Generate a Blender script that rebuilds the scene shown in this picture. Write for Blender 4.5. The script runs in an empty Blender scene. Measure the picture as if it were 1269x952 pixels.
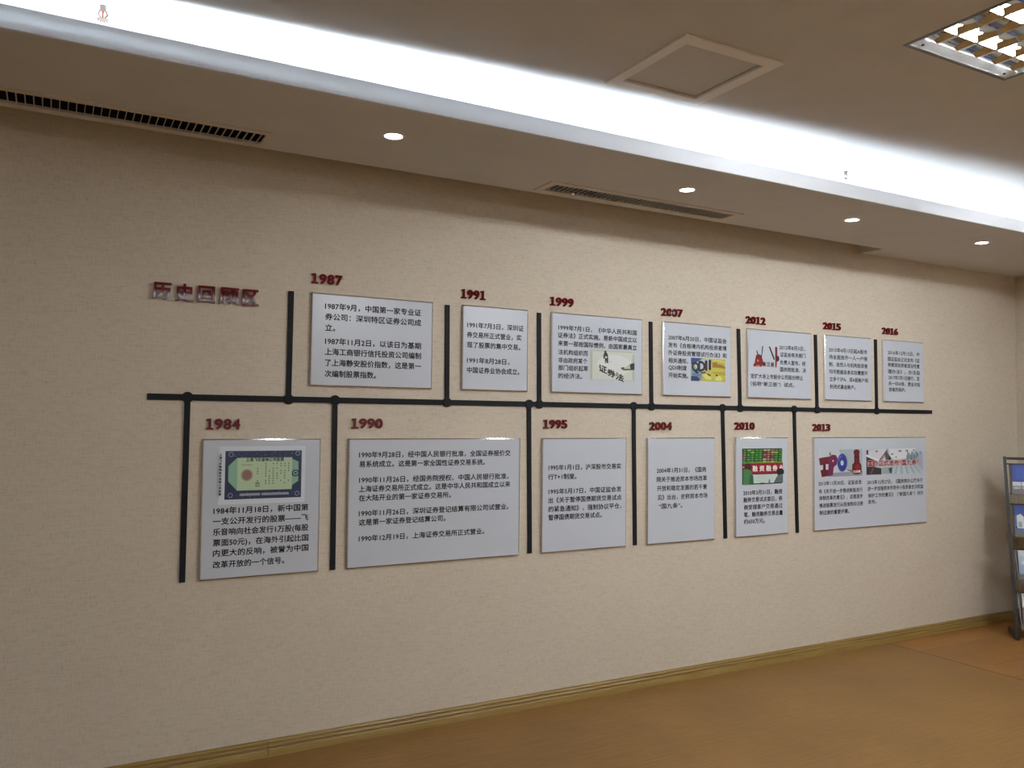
import bpy, bmesh, math, random
from mathutils import Vector, Matrix
random.seed(4)
scene = bpy.context.scene
COL = scene.collection

# ------------------------------------------------------------------ camera
yaw, pitch, roll, fpx = 0.503394, 0.0405937, 0.0106005, 1031.927
cy, sy, cp, sp = math.cos(yaw), math.sin(yaw), math.cos(pitch), math.sin(pitch)
fwd = Vector((sy * cp, cy * cp, sp)); r0 = Vector((cy, -sy, 0)); u0 = r0.cross(fwd)
right = math.cos(roll) * r0 + math.sin(roll) * u0
up = math.cos(roll) * u0 - math.sin(roll) * r0
cam_data = bpy.data.cameras.new('camera')
cam_data.sensor_width = 36.0
cam_data.lens = fpx / 1269 * 36.0
cam_data.clip_start = 0.02
cam = bpy.data.objects.new('camera', cam_data)
COL.objects.link(cam)
M = Matrix((right, up, -fwd)).transposed().to_4x4()
M.translation = Vector((0, 0, 1.4))
cam.matrix_world = M
scene.camera = cam

# ------------------------------------------------------------------ light, exposure
world = bpy.data.worlds.new('world'); scene.world = world
world.use_nodes = True
world.node_tree.nodes['Background'].inputs[0].default_value = (0.8, 0.85, 1, 1)
world.node_tree.nodes['Background'].inputs[1].default_value = 0.05
scene.view_settings.view_transform = 'Standard'
scene.view_settings.look = 'None'
scene.view_settings.exposure = 0.0
scene.view_settings.gamma = 1.0
scene.view_settings.use_curve_mapping = False
scene.cycles.use_denoising = True
scene.cycles.max_bounces = 10
scene.cycles.diffuse_bounces = 6
scene.cycles.sample_clamp_indirect = 6.0
BLADE = .014         # depth of the louver blades
TUBE = 400.0          # louver lamp tubes
COVE = 150.0          # cove strips
DOWN = 30.0          # downlight lenses

# room numbers (metres): the display wall is y = WY, the camera stands at x = y = 0
WY = 3.53; ZS = 2.466; ZC = 2.630; XL = -2.6; XR = 6.13; YB = -3.0
LIPY = 2.667; LIPZ = 2.531; SLOTY = 3.368; SLOTX = 4.45; LIPX = 5.30; LIPB = -2.1; TH = .006
LAMPS = [(2.6765, 1.451), (4.45, 1.451), (-.10, -1.55), (2.6765, -1.55), (4.45, -1.55)]

# ------------------------------------------------------------------ materials
def mat(name, col=(.8, .8, .8), rough=.5, metal=0.0, spec=.5, emit=None, estr=0.0, coat=0.0, ior=None):
    m = bpy.data.materials.new(name); m.use_nodes = True
    b = m.node_tree.nodes['Principled BSDF']
    b.inputs['Base Color'].default_value = (*col, 1)
    b.inputs['Roughness'].default_value = rough
    b.inputs['Metallic'].default_value = metal
    b.inputs['Specular IOR Level'].default_value = spec
    b.inputs['Coat Weight'].default_value = coat
    b.inputs['Coat Roughness'].default_value = .04
    if ior: b.inputs['IOR'].default_value = ior
    if emit:
        b.inputs['Emission Color'].default_value = (*emit, 1)
        b.inputs['Emission Strength'].default_value = estr
    return m

class NG:
    def __init__(s, m):
        s.m = m; s.t = m.node_tree; s.b = s.t.nodes['Principled BSDF']
        s.co = s.t.nodes.new('ShaderNodeTexCoord')
    def n(s, kind, **kw):
        x = s.t.nodes.new('ShaderNode' + kind)
        for k, v in kw.items():
            if hasattr(x, k): setattr(x, k, v)
        return x
    def l(s, a, b): s.t.links.new(a, b)
    def mapping(s, scale, rot=(0, 0, 0)):
        mp = s.n('Mapping'); mp.inputs['Scale'].default_value = scale; mp.inputs['Rotation'].default_value = rot
        s.l(s.co.outputs['Object'], mp.inputs['Vector']); return mp.outputs['Vector']
    def noise(s, scale, detail=3, rough=.6, vec_scale=(1, 1, 1)):
        x = s.n('TexNoise'); x.inputs['Scale'].default_value = scale
        x.inputs['Detail'].default_value = detail; x.inputs['Roughness'].default_value = rough
        s.l(s.mapping(vec_scale), x.inputs['Vector']); return x.outputs['Fac']
    def ramp(s, fac, stops):
        x = s.n('ValToRGB'); e = x.color_ramp.elements
        while len(e) < len(stops): e.new(.5)
        for k, (p, c) in enumerate(stops): e[k].position = p; e[k].color = (*c, 1)
        s.l(fac, x.inputs['Fac']); return x.outputs['Color']
    def mix(s, fac, a, b, mode='MIX'):
        x = s.n('Mix'); x.data_type = 'RGBA'; x.blend_type = mode
        for sock, v in ((x.inputs[0], fac), (x.inputs[6], a), (x.inputs[7], b)):
            if hasattr(v, 'is_linked') or hasattr(v, 'links'): s.l(v, sock)
            elif isinstance(v, (int, float)): sock.default_value = v
            else: sock.default_value = (*v, 1)
        return x.outputs[2]
    def math(s, op, a, b=0.0):
        x = s.n('Math'); x.operation = op
        for sock, v in ((x.inputs[0], a), (x.inputs[1], b)):
            if isinstance(v, (int, float)): sock.default_value = v
            else: s.l(v, sock)
        return x.outputs[0]
    def bump(s, h, strength, dist=.002):
        x = s.n('Bump'); x.inputs['Strength'].default_value = strength; x.inputs['Distance'].default_value = dist
        s.l(h, x.inputs['Height']); s.l(x.outputs['Normal'], s.b.inputs['Normal'])

def wallpaper(name, along):
    m = mat(name, (.6, .53, .44), .75, spec=.25); g = NG(m)
    hs = (1, 1, 1)
    a = g.noise(1, 2, .55, (200, 200, 30))          # upright threads
    b = g.noise(1, 2, .55, (27, 27, 200))           # lying threads
    c = g.noise(3.0, 4, .6)
    th = g.math('ADD', a, b)
    col = g.ramp(g.math('MULTIPLY', th, .5), [(.30, (.485, .42, .335)), (.47, (.59, .525, .43)), (.70, (.645, .58, .485))])
    tone = g.ramp(c, [(.3, (.96, .955, .95)), (.7, (1.0, 1.0, 1.0))])
    g.l(g.mix(1.0, col, tone, 'MULTIPLY'), g.b.inputs['Base Color'])
    g.bump(th, .25, .001)
    return m
M_WALL = wallpaper('beige_wallpaper', 0)

def make_ceiling(name='white_ceiling_paint'):
    m = mat(name, (.78, .765, .74), .8, spec=.2); g = NG(m)
    f = g.noise(6, 4, .6)
    g.l(g.ramp(f, [(.3, (.60, .597, .587)), (.7, (.635, .632, .622))]), g.b.inputs['Base Color'])
    g.bump(g.noise(180, 2), .06, .001)
    return m
M_CEIL = make_ceiling()

def make_floor():
    m = mat('oak_vinyl', (.4, .2, .08), .38, spec=.22); g = NG(m)
    g1 = g.noise(1, 6, .62, (4.5, 60, 1))
    g2 = g.noise(1, 3, .6, (20, 330, 1))
    blot = g.noise(2.2, 4, .6)
    grain = g.math('ADD', g.math('MULTIPLY', g1, .62), g.math('MULTIPLY', g2, .38))
    left = g.ramp(grain, [(.33, (.19, .102, .032)), (.5, (.265, .142, .044)), (.67, (.32, .182, .060))])
    rightc = g.ramp(grain, [(.33, (.235, .105, .030)), (.5, (.335, .158, .045)), (.67, (.41, .215, .070))])
    sep = g.n('SeparateXYZ'); g.l(g.co.outputs['Object'], sep.inputs[0])
    xx, yy = sep.outputs[0], sep.outputs[1]
    isr = g.math('GREATER_THAN', xx, 4.675)
    base = g.mix(isr, left, rightc)
    # plank rows
    row = g.math('FRACT', g.math('DIVIDE', g.math('ADD', yy, 10.0), .19))
    joint = g.math('MULTIPLY', g.math('LESS_THAN', row, .012), isr)
    rid = g.n('TexWhiteNoise'); rid.noise_dimensions = '1D'
    g.l(g.math('FLOOR', g.math('DIVIDE', g.math('ADD', yy, 10.0), .19)), rid.inputs['W'])
    shade = g.ramp(rid.outputs['Value'], [(0, (.86, .86, .86)), (1, (1.08, 1.08, 1.08))])
    base = g.mix(isr, base, g.mix(1.0, base, shade, 'MULTIPLY'))
    blotc = g.ramp(blot, [(.3, (.86, .85, .84)), (.7, (1.08, 1.07, 1.05))])
    base = g.mix(1.0, base, blotc, 'MULTIPLY')
    seam = g.math('LESS_THAN', g.math('ABSOLUTE', g.math('SUBTRACT', xx, 4.675)), .006)
    dark = g.math('MAXIMUM', seam, joint)
    g.l(g.mix(g.math('MULTIPLY', dark, .85), base, (.05, .025, .01)), g.b.inputs['Base Color'])
    g.l(g.math('ADD', g.math('MULTIPLY', g1, .25), .28), g.b.inputs['Roughness'])
    g.bump(grain, .05, .001)
    return m
M_FLOOR = make_floor()

def make_base():
    m = mat('yellow_brown_wood', (.30, .2, .07), .32, spec=.5, coat=.15); g = NG(m)
    f = g.noise(1, 5, .6, (3, 80, 80))
    g.l(g.ramp(f, [(.3, (.24, .155, .045)), (.55, (.32, .215, .068)), (.75, (.39, .275, .10))]), g.b.inputs['Base Color'])
    return m
M_BASE = make_base()

M_WHITE = mat('white_painted_metal', (.84, .82, .78), .45)
M_VENT = mat('cream_vent_frame', (.62, .56, .48), .5)
M_SLAT = mat('vent_slat_grey', (.55, .52, .47), .5)
M_DARK = mat('dark_cavity', (.012, .011, .01), .9)
M_BAR = mat('charcoal_acrylic', (.010, .012, .014), .6, spec=.15)
M_BOARD = mat('grey_white_acrylic', (.53, .575, .645), .22, spec=.4)
M_EDGE = mat('mirror_edge', (.74, .74, .74), .16, metal=1)
M_INK = mat('black_ink', (.006, .006, .008), .6, spec=.2)
M_RED = mat('dark_red_mirror_acrylic', (.115, .004, .008), .03, spec=.5)
M_BRASS = mat('dull_brass', (.10, .08, .06), .4, metal=.5)
M_CHROME = mat('chrome', (.8, .8, .8), .12, metal=1)
M_ALU = mat('bright_louver_aluminium', (.82, .85, .88), .05, metal=1)
M_FLANGE = mat('dark_flange', (.18, .18, .17), .35, metal=.5)
M_HOUSE = mat('louver_housing', (.70, .78, .84), .4)
M_TUBE = mat('lamp_tube', (1, 1, 1), .4, emit=(.93, .965, 1.0), estr=TUBE)
M_COVE = mat('cove_strip', (1, 1, 1), .4, emit=(.76, .88, 1.0), estr=COVE)
M_DOWN = mat('downlight_lens', (1, 1, 1), .4, emit=(.97, .97, 1.0), estr=DOWN)
M_LIP = mat('added_translucent_lip', (.8, .8, .8), .6)  # translucency added so the cove strip behind brightens the lip's face
_g = NG(M_LIP); _d = _g.n('BsdfDiffuse'); _t = _g.n('BsdfTranslucent'); _m = _g.n('MixShader')
_d.inputs[0].default_value = (.66, .66, .67, 1); _t.inputs[0].default_value = (.84, .86, .88, 1); _m.inputs[0].default_value = .205
_g.l(_d.outputs[0], _m.inputs[1]); _g.l(_t.outputs[0], _m.inputs[2]); _g.l(_m.outputs[0], M_LIP.node_tree.nodes['Material Output'].inputs['Surface'])
M_RACK = mat('graphite_steel', (.035, .033, .033), .38, metal=.4)
M_PERSPEX = mat('smoky_pocket', (.16, .16, .17), .25)
_cols = {}
def ink(c):
    c = tuple(c)
    if c not in _cols: _cols[c] = mat('print_colour', c, .35)
    return _cols[c]

# ------------------------------------------------------------------ mesh helpers
def wloc(o):
    v = Vector((0, 0, 0))
    while o is not None: v += o.location; o = o.parent
    return v
def obj(name, bm, mats, parent=None, smooth=False, recalc=True):
    """bm is in world coordinates; becomes ONE mesh object"""
    if recalc: bmesh.ops.recalc_face_normals(bm, faces=bm.faces)
    if parent is not None:
        bmesh.ops.translate(bm, verts=bm.verts, vec=-wloc(parent))
    me = bpy.data.meshes.new(name); bm.to_mesh(me); bm.free()
    for m in (mats if isinstance(mats, (list, tuple)) else [mats]): me.materials.append(m)
    if smooth:
        for p in me.polygons: p.use_smooth = True
    o = bpy.data.objects.new(name, me); COL.objects.link(o)
    if parent is not None: o.parent = parent
    return o
def struct(name, bm, m, **k):
    o = obj(name, bm, m, **k); o['kind'] = 'structure'; return o
def thing(name, label, cat, loc, group=None):
    o = bpy.data.objects.new(name, None); o.empty_display_size = .05; COL.objects.link(o)
    o.location = loc; o['label'] = label; o['category'] = cat
    if group: o['group'] = group
    return o
def box(bm, x0, x1, y0, y1, z0, z1, bev=0.0, mi=0):
    r = bmesh.ops.create_cube(bm, size=1)
    vs = r['verts']
    for v in vs:
        v.co = Vector(((x0 + x1) / 2 + v.co.x * (x1 - x0), (y0 + y1) / 2 + v.co.y * (y1 - y0), (z0 + z1) / 2 + v.co.z * (z1 - z0)))
    fs = {f for v in vs for f in v.link_faces}
    for f in fs: f.material_index = mi
    if bev > 0:
        es = {e for v in vs for e in v.link_edges}
        bmesh.ops.bevel(bm, geom=list(es), offset=bev, segments=2, affect='EDGES', profile=.5)
    return vs
def prism(bm, pts, a, b, axis, mi=0):
    """extrude the 2-D polygon pts from a to b along axis; pts give the two other coordinates in xyz order"""
    def P(p, t):
        return {'x': (t, p[0], p[1]), 'y': (p[0], t, p[1]), 'z': (p[0], p[1], t)}[axis]
    A = [bm.verts.new(P(p, a)) for p in pts]; B = [bm.verts.new(P(p, b)) for p in pts]
    n = len(pts); fs = [bm.faces.new(A), bm.faces.new(B)]
    for i in range(n): fs.append(bm.faces.new((A[i], A[(i + 1) % n], B[(i + 1) % n], B[i])))
    for f in fs: f.material_index = mi
def cyl(bm, p0, p1, r0, r1=None, seg=24, mi=0):
    r1 = r0 if r1 is None else r1
    p0, p1 = Vector(p0), Vector(p1); d = (p1 - p0)
    q = d.to_track_quat('Z', 'Y').to_matrix().to_4x4(); q.translation = (p0 + p1) / 2
    r = bmesh.ops.create_cone(bm, cap_ends=True, segments=seg, radius1=r0, radius2=r1, depth=d.length, matrix=q)
    for f in {f for v in r['verts'] for f in v.link_faces}: f.material_index = mi
def lathe(bm, prof, cx, cy_, seg=40, mi=0, close=False):
    """profile of (r, z) turned about the upright line through cx, cy_"""
    rings = []
    for r, z in prof:
        rings.append([bm.verts.new((cx + r * math.cos(2 * math.pi * k / seg), cy_ + r * math.sin(2 * math.pi * k / seg), z)) for k in range(seg)])
    pairs = list(zip(rings, rings[1:])) + ([(rings[-1], rings[0])] if close else [])
    for A, B in pairs:
        for k in range(seg):
            bm.faces.new((A[k], A[(k + 1) % seg], B[(k + 1) % seg], B[k])).material_index = mi
    return rings
def bar3(bm, p0, p1, w, t, side, mi=0):
    """square bar from p0 to p1; w across 'side', t across the other direction"""
    p0, p1, s = Vector(p0), Vector(p1), Vector(side).normalized()
    d = (p1 - p0).normalized(); n = d.cross(s).normalized(); s = n.cross(d).normalized()
    vs = []
    for p in (p0, p1):
        for a, b in ((-1, -1), (1, -1), (1, 1), (-1, 1)): vs.append(bm.verts.new(p + s * a * w / 2 + n * b * t / 2))
    for f in ((0, 1, 2, 3), (7, 6, 5, 4), (0, 4, 5, 1), (1, 5, 6, 2), (2, 6, 7, 3), (3, 7, 4, 0)):
        bm.faces.new([vs[i] for i in f]).material_index = mi
def slab(bm, x0, x1, y0, y1, z0, z1, holes):
    """flat slab with rectangular holes cut right through"""
    xs = sorted({x0, x1, *[min(max(v, x0), x1) for h in holes for v in h[:2]]})
    ys = sorted({y0, y1, *[min(max(v, y0), y1) for h in holes for v in h[2:]]})
    def solid(i, j):
        if not (0 <= i < len(xs) - 1 and 0 <= j < len(ys) - 1): return False
        cx, cy_ = (xs[i] + xs[i + 1]) / 2, (ys[j] + ys[j + 1]) / 2
        return not any(h[0] < cx < h[1] and h[2] < cy_ < h[3] for h in holes)
    V = {}
    def v(i, j, z):
        k = (i, j, z)
        if k not in V: V[k] = bm.verts.new((xs[i], ys[j], z))
        return V[k]
    for i in range(len(xs) - 1):
        for j in range(len(ys) - 1):
            if not solid(i, j): continue
            for z in (z0, z1): bm.faces.new((v(i, j, z), v(i + 1, j, z), v(i + 1, j + 1, z), v(i, j + 1, z)))
            for (a, b), (c, d), nb in (((i, j), (i + 1, j), (i, j - 1)), ((i, j + 1), (i + 1, j + 1), (i, j + 1)),
                                       ((i, j), (i, j + 1), (i - 1, j)), ((i + 1, j), (i + 1, j + 1), (i + 1, j))):
                if not solid(*nb): bm.faces.new((v(a, b, z0), v(c, d, z0), v(c, d, z1), v(a, b, z1)))

# writing: glyph outlines turned into flat mesh data, cached per string
_glyph = {}
def glyphs(s, res=2):
    if (s, res) not in _glyph:
        c = bpy.data.curves.new('writing', 'FONT'); c.body = s; c.size = 1; c.resolution_u = res
        o = bpy.data.objects.new('writing', c); COL.objects.link(o)
        dg = bpy.context.evaluated_depsgraph_get(); me = bpy.data.meshes.new_from_object(o.evaluated_get(dg))
        _glyph[(s, res)] = ([(v.co.x, v.co.y) for v in me.vertices], [tuple(p.vertices) for p in me.polygons])
        bpy.data.objects.remove(o); bpy.data.curves.remove(c); bpy.data.meshes.remove(me)
    return _glyph[(s, res)]
def write(bm, s, x0, x1, zc, size, y, mi=0, bold=0.0, ref=.36, fn=None):
    """lay the string flat on the plane y so that it spans x0..x1, its characters centred on zc"""
    vs, ps = glyphs(s)
    a, b = min(v[0] for v in vs), max(v[0] for v in vs)
    k = (x1 - x0) / (b - a)
    for n, (dx, dz) in enumerate([(0, 0)] if not bold else [(-bold, 0), (bold, 0), (0, bold), (0, -bold)]):
        N = []
        for v in vs:
            p = (x0 + (v[0] - a) * k + dx * size, zc + (v[1] - ref + dz) * size)
            if fn: p = fn(p)
            N.append(bm.verts.new((p[0], y - n * .00003, p[1])))
        for p in ps:
            try: bm.faces.new([N[i] for i in p]).material_index = mi
            except ValueError: pass
def face_up(bm):
    for f in bm.faces:
        f.normal_update()
        if f.normal.y > 0: f.normal_flip()
def solid_glyph(bm, s, x0, x1, z0, z1, y0, y1, bold, res=4):
    """one raised character: outline thickened by shifted copies, extruded from the wall (y1) to its face (y0)"""
    vs, ps = glyphs(s, res)
    a, b = min(v[0] for v in vs), max(v[0] for v in vs); c, d = min(v[1] for v in vs), max(v[1] for v in vs)
    bx, bz = bold, bold
    kx = (x1 - x0 - 2 * bx) / (b - a); kz = (z1 - z0 - 2 * bz) / (d - c)
    shifts = [(0, 0)] + [(math.cos(t * math.pi / 4) * bx, math.sin(t * math.pi / 4) * bz) for t in range(8)]
    for n, (dx, dz) in enumerate(shifts):
        yy = y0 + n * .00004
        A = [bm.verts.new((x0 + bx + (v[0] - a) * kx + dx, yy, z0 + bz + (v[1] - c) * kz + dz)) for v in vs]
        B = [bm.verts.new((q.co.x, y1, q.co.z)) for q in A]
        cnt = {}
        for p in ps:
            for i in range(len(p)):
                e = (p[i], p[(i + 1) % len(p)]); cnt[frozenset(e)] = cnt.get(frozenset(e), 0) + 1
        for p in ps:
            try:
                f = bm.faces.new([A[i] for i in p]); f.normal_update()
                if f.normal.y > 0: f.normal_flip()
            except ValueError: pass
            for i in range(len(p)):
                i0, i1 = p[i], p[(i + 1) % len(p)]
                if cnt[frozenset((i0, i1))] == 1:
                    try: bm.faces.new((A[i0], A[i1], B[i1], B[i0]))
                    except ValueError: pass

# ================================================================== the setting
bm = bmesh.new(); box(bm, XL - .1, XR + .1, YB - .1, WY + .1, -.1, 0); struct('floor', bm, M_FLOOR)
bm = bmesh.new(); box(bm, XL - .1, XR + .1, WY, WY + .1, 0, ZC + .1); struct('wall_back', bm, M_WALL)
bm = bmesh.new(); box(bm, XR, XR + .1, YB, WY, 0, ZC + .1); struct('wall_right', bm, M_WALL)
bm = bmesh.new(); box(bm, XL - .1, XL, YB, WY, 0, ZC + .1); struct('wall_left', bm, M_WALL)
bm = bmesh.new(); box(bm, XL - .1, XR + .1, YB - .1, YB, 0, ZC + .1); struct('wall_front', bm, M_WALL)
bm = bmesh.new()
HATCH = (1.773, 2.1165, 2.065, 2.415)
slab(bm, XL, XR, YB, WY, ZC, ZC + .1, [(x - .266, x + .266, y - .266, y + .266) for x, y in LAMPS] + [HATCH])
struct('ceiling', bm, M_CEIL)

# dropped soffit along the display wall: slab, upright lip, cove back board, slot left open at the wall
VENTS = [(-.47, .684, 3.182, 3.312), (1.965, 3.063, 3.187, 3.297)]
bm = bmesh.new()
slab(bm, XL, XR, LIPY + .010, WY, ZS, ZS + TH, [(XL - 1, SLOTX, SLOTY, WY + 1)] + VENTS)
box(bm, XL, SLOTX, SLOTY - .02, SLOTY, ZS + TH - .001, ZC)
box(bm, SLOTX, SLOTX + .02, SLOTY - .02, WY, ZS + TH - .001, ZC)
soffit_back = struct('trim_1', bm, M_CEIL)
bm = bmesh.new()
slab(bm, LIPX, XR, YB, LIPY + .0098, ZS, ZS + TH, [])
box(bm, LIPX, LIPX + .012, LIPB, LIPY - .0005, ZS + TH, LIPZ)
soffit_right = struct('trim_2', bm, M_CEIL)
bm = bmesh.new()
slab(bm, XL, LIPX - .0005, YB, LIPB, ZS, ZS + TH, [])
box(bm, XL, LIPX, LIPB - .012, LIPB, ZS + TH, LIPZ)
soffit_front = struct('trim_3', bm, M_CEIL)
bm = bmesh.new(); box(bm, XL, LIPX - .0005, LIPY, LIPY + .010, ZS, LIPZ); obj('lip', bm, M_LIP, soffit_back)['label'] = 'pale lip along the soffit edge, made translucent to glow bluish white'
# light strips lying in the three coves
bm = bmesh.new(); cyl(bm, (XL + .05, LIPY + .022, ZS + .034), (.3, LIPY + .022, ZS + .034), .008, seg=12); cyl(bm, (.3, LIPY + .022, ZS + .034), (LIPX + .4, LIPY + .16, ZS + .034), .008, seg=12)
obj('light_strip', bm, M_COVE, soffit_back)
bm = bmesh.new(); cyl(bm, (LIPX + .09, LIPB, ZS + .034), (LIPX + .09, LIPY - .05, ZS + .034), .008, seg=12)
obj('light_strip', bm, M_COVE, soffit_right)
bm = bmesh.new(); cyl(bm, (XL + .05, LIPB - .055, ZS + .034), (LIPX, LIPB - .055, ZS + .034), .008, seg=12)
obj('light_strip', bm, M_COVE, soffit_front)

# ridged timber baseboards
prof = [(0, 0), (-.016, 0), (-.016, .028), (-.0145, .031), (-.008, .0325), (-.008, .0365), (-.014, .039), (-.0155, .0425), (-.013, .0465), (-.006, .048), (-.006, .0525), (-.010, .055), (-.011, .058), (-.009, .061), (-.004, .0625), (-.004, .0675), (0, .0675)]
bm = bmesh.new()
for x0, x1 in ((XL, .812), (.8145, 4.10), (4.1015, XR)):
    prism(bm, [(WY + .001 + p[0] - (.001 if p[0] < 0 else 0), p[1]) for p in prof], x0, x1, 'x')
struct('baseboard_back', bm, M_BASE)
bm = bmesh.new(); prism(bm, [(XR + .001 + p[0] - (.001 if p[0] < 0 else 0), p[1]) for p in prof], YB, WY - .017, 'y'); struct('baseboard_right', bm, M_BASE)

# ================================================================== timeline
bm = bmesh.new(); box(bm, .320, 5.150, WY - .008, WY + .001, 1.4555, 1.4805, .0012)
o = obj('timeline_bar', bm, M_BAR); o['label'] = 'long dark horizontal timeline bar running across the wall between the two panel rows'; o['category'] = 'timeline bar'
BRANCH = {  # year: node x, end x, end z
 '1987': (.8676, .870, 1.9265), '1991': (1.5985, 1.594, 1.9215), '1999': (2.0963, 2.090, 1.920), '2007': (2.791, 2.783, 1.921),
 '2012': (3.4255, 3.413, 1.921), '2015': (4.053, 4.0405, 1.923), '2016': (4.5955, 4.589, 1.925),
 '1984': (.4684, .466, .7375), '1990': (1.0685, 1.072, .739), '1995': (2.0376, 2.050, .743), '2004': (2.6733, 2.686, .7415),
 '2010': (3.2926, 3.3155, .739), '2013': (3.8576, 3.881, .738)}
for yr, (xn, xe, ze) in BRANCH.items():
    upw = ze > 1.47
    t = thing('branch_bar', ('dark vertical bar with round node rising from the timeline just left of the %s panel' if upw else
              'dark vertical bar with round node hanging below the timeline just left of the %s panel') % yr, 'timeline branch', (xn, WY, 1.468),
              'vertical branches of the timeline')
    bm = bmesh.new(); w = .0112
    prism(bm, [(xn - w, 1.468), (xn + w, 1.468), (xe + w, ze), (xe - w, ze)], WY - .0076, WY + .001, 'y')
    obj('stem', bm, M_BAR, t)
    bm = bmesh.new(); cyl(bm, (xn, WY + .001, 1.468), (xn, WY - .011, 1.468), .0222, .0215, seg=40)
    obj('node_disc', bm, M_BAR, t)

# ================================================================== raised red characters
t = thing('heading_sign', 'raised mirror-red heading of five Chinese characters at the upper left of the wall', 'sign', (.53, WY, 1.85))
for ch, x0, x1, z0, z1 in (('历', .327, .398, 1.853, 1.918), ('史', .411, .481, 1.848, 1.920), ('回', .496, .562, 1.850, 1.918), ('顾', .578, .656, 1.850, 1.919), ('区', .669, .735, 1.850, 1.918)):
    bm = bmesh.new(); solid_glyph(bm, ch, x0, x1, z0, z1, WY - .014, WY + .001, .0020)
    obj('character', bm, M_RED, t, recalc=False)

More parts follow.
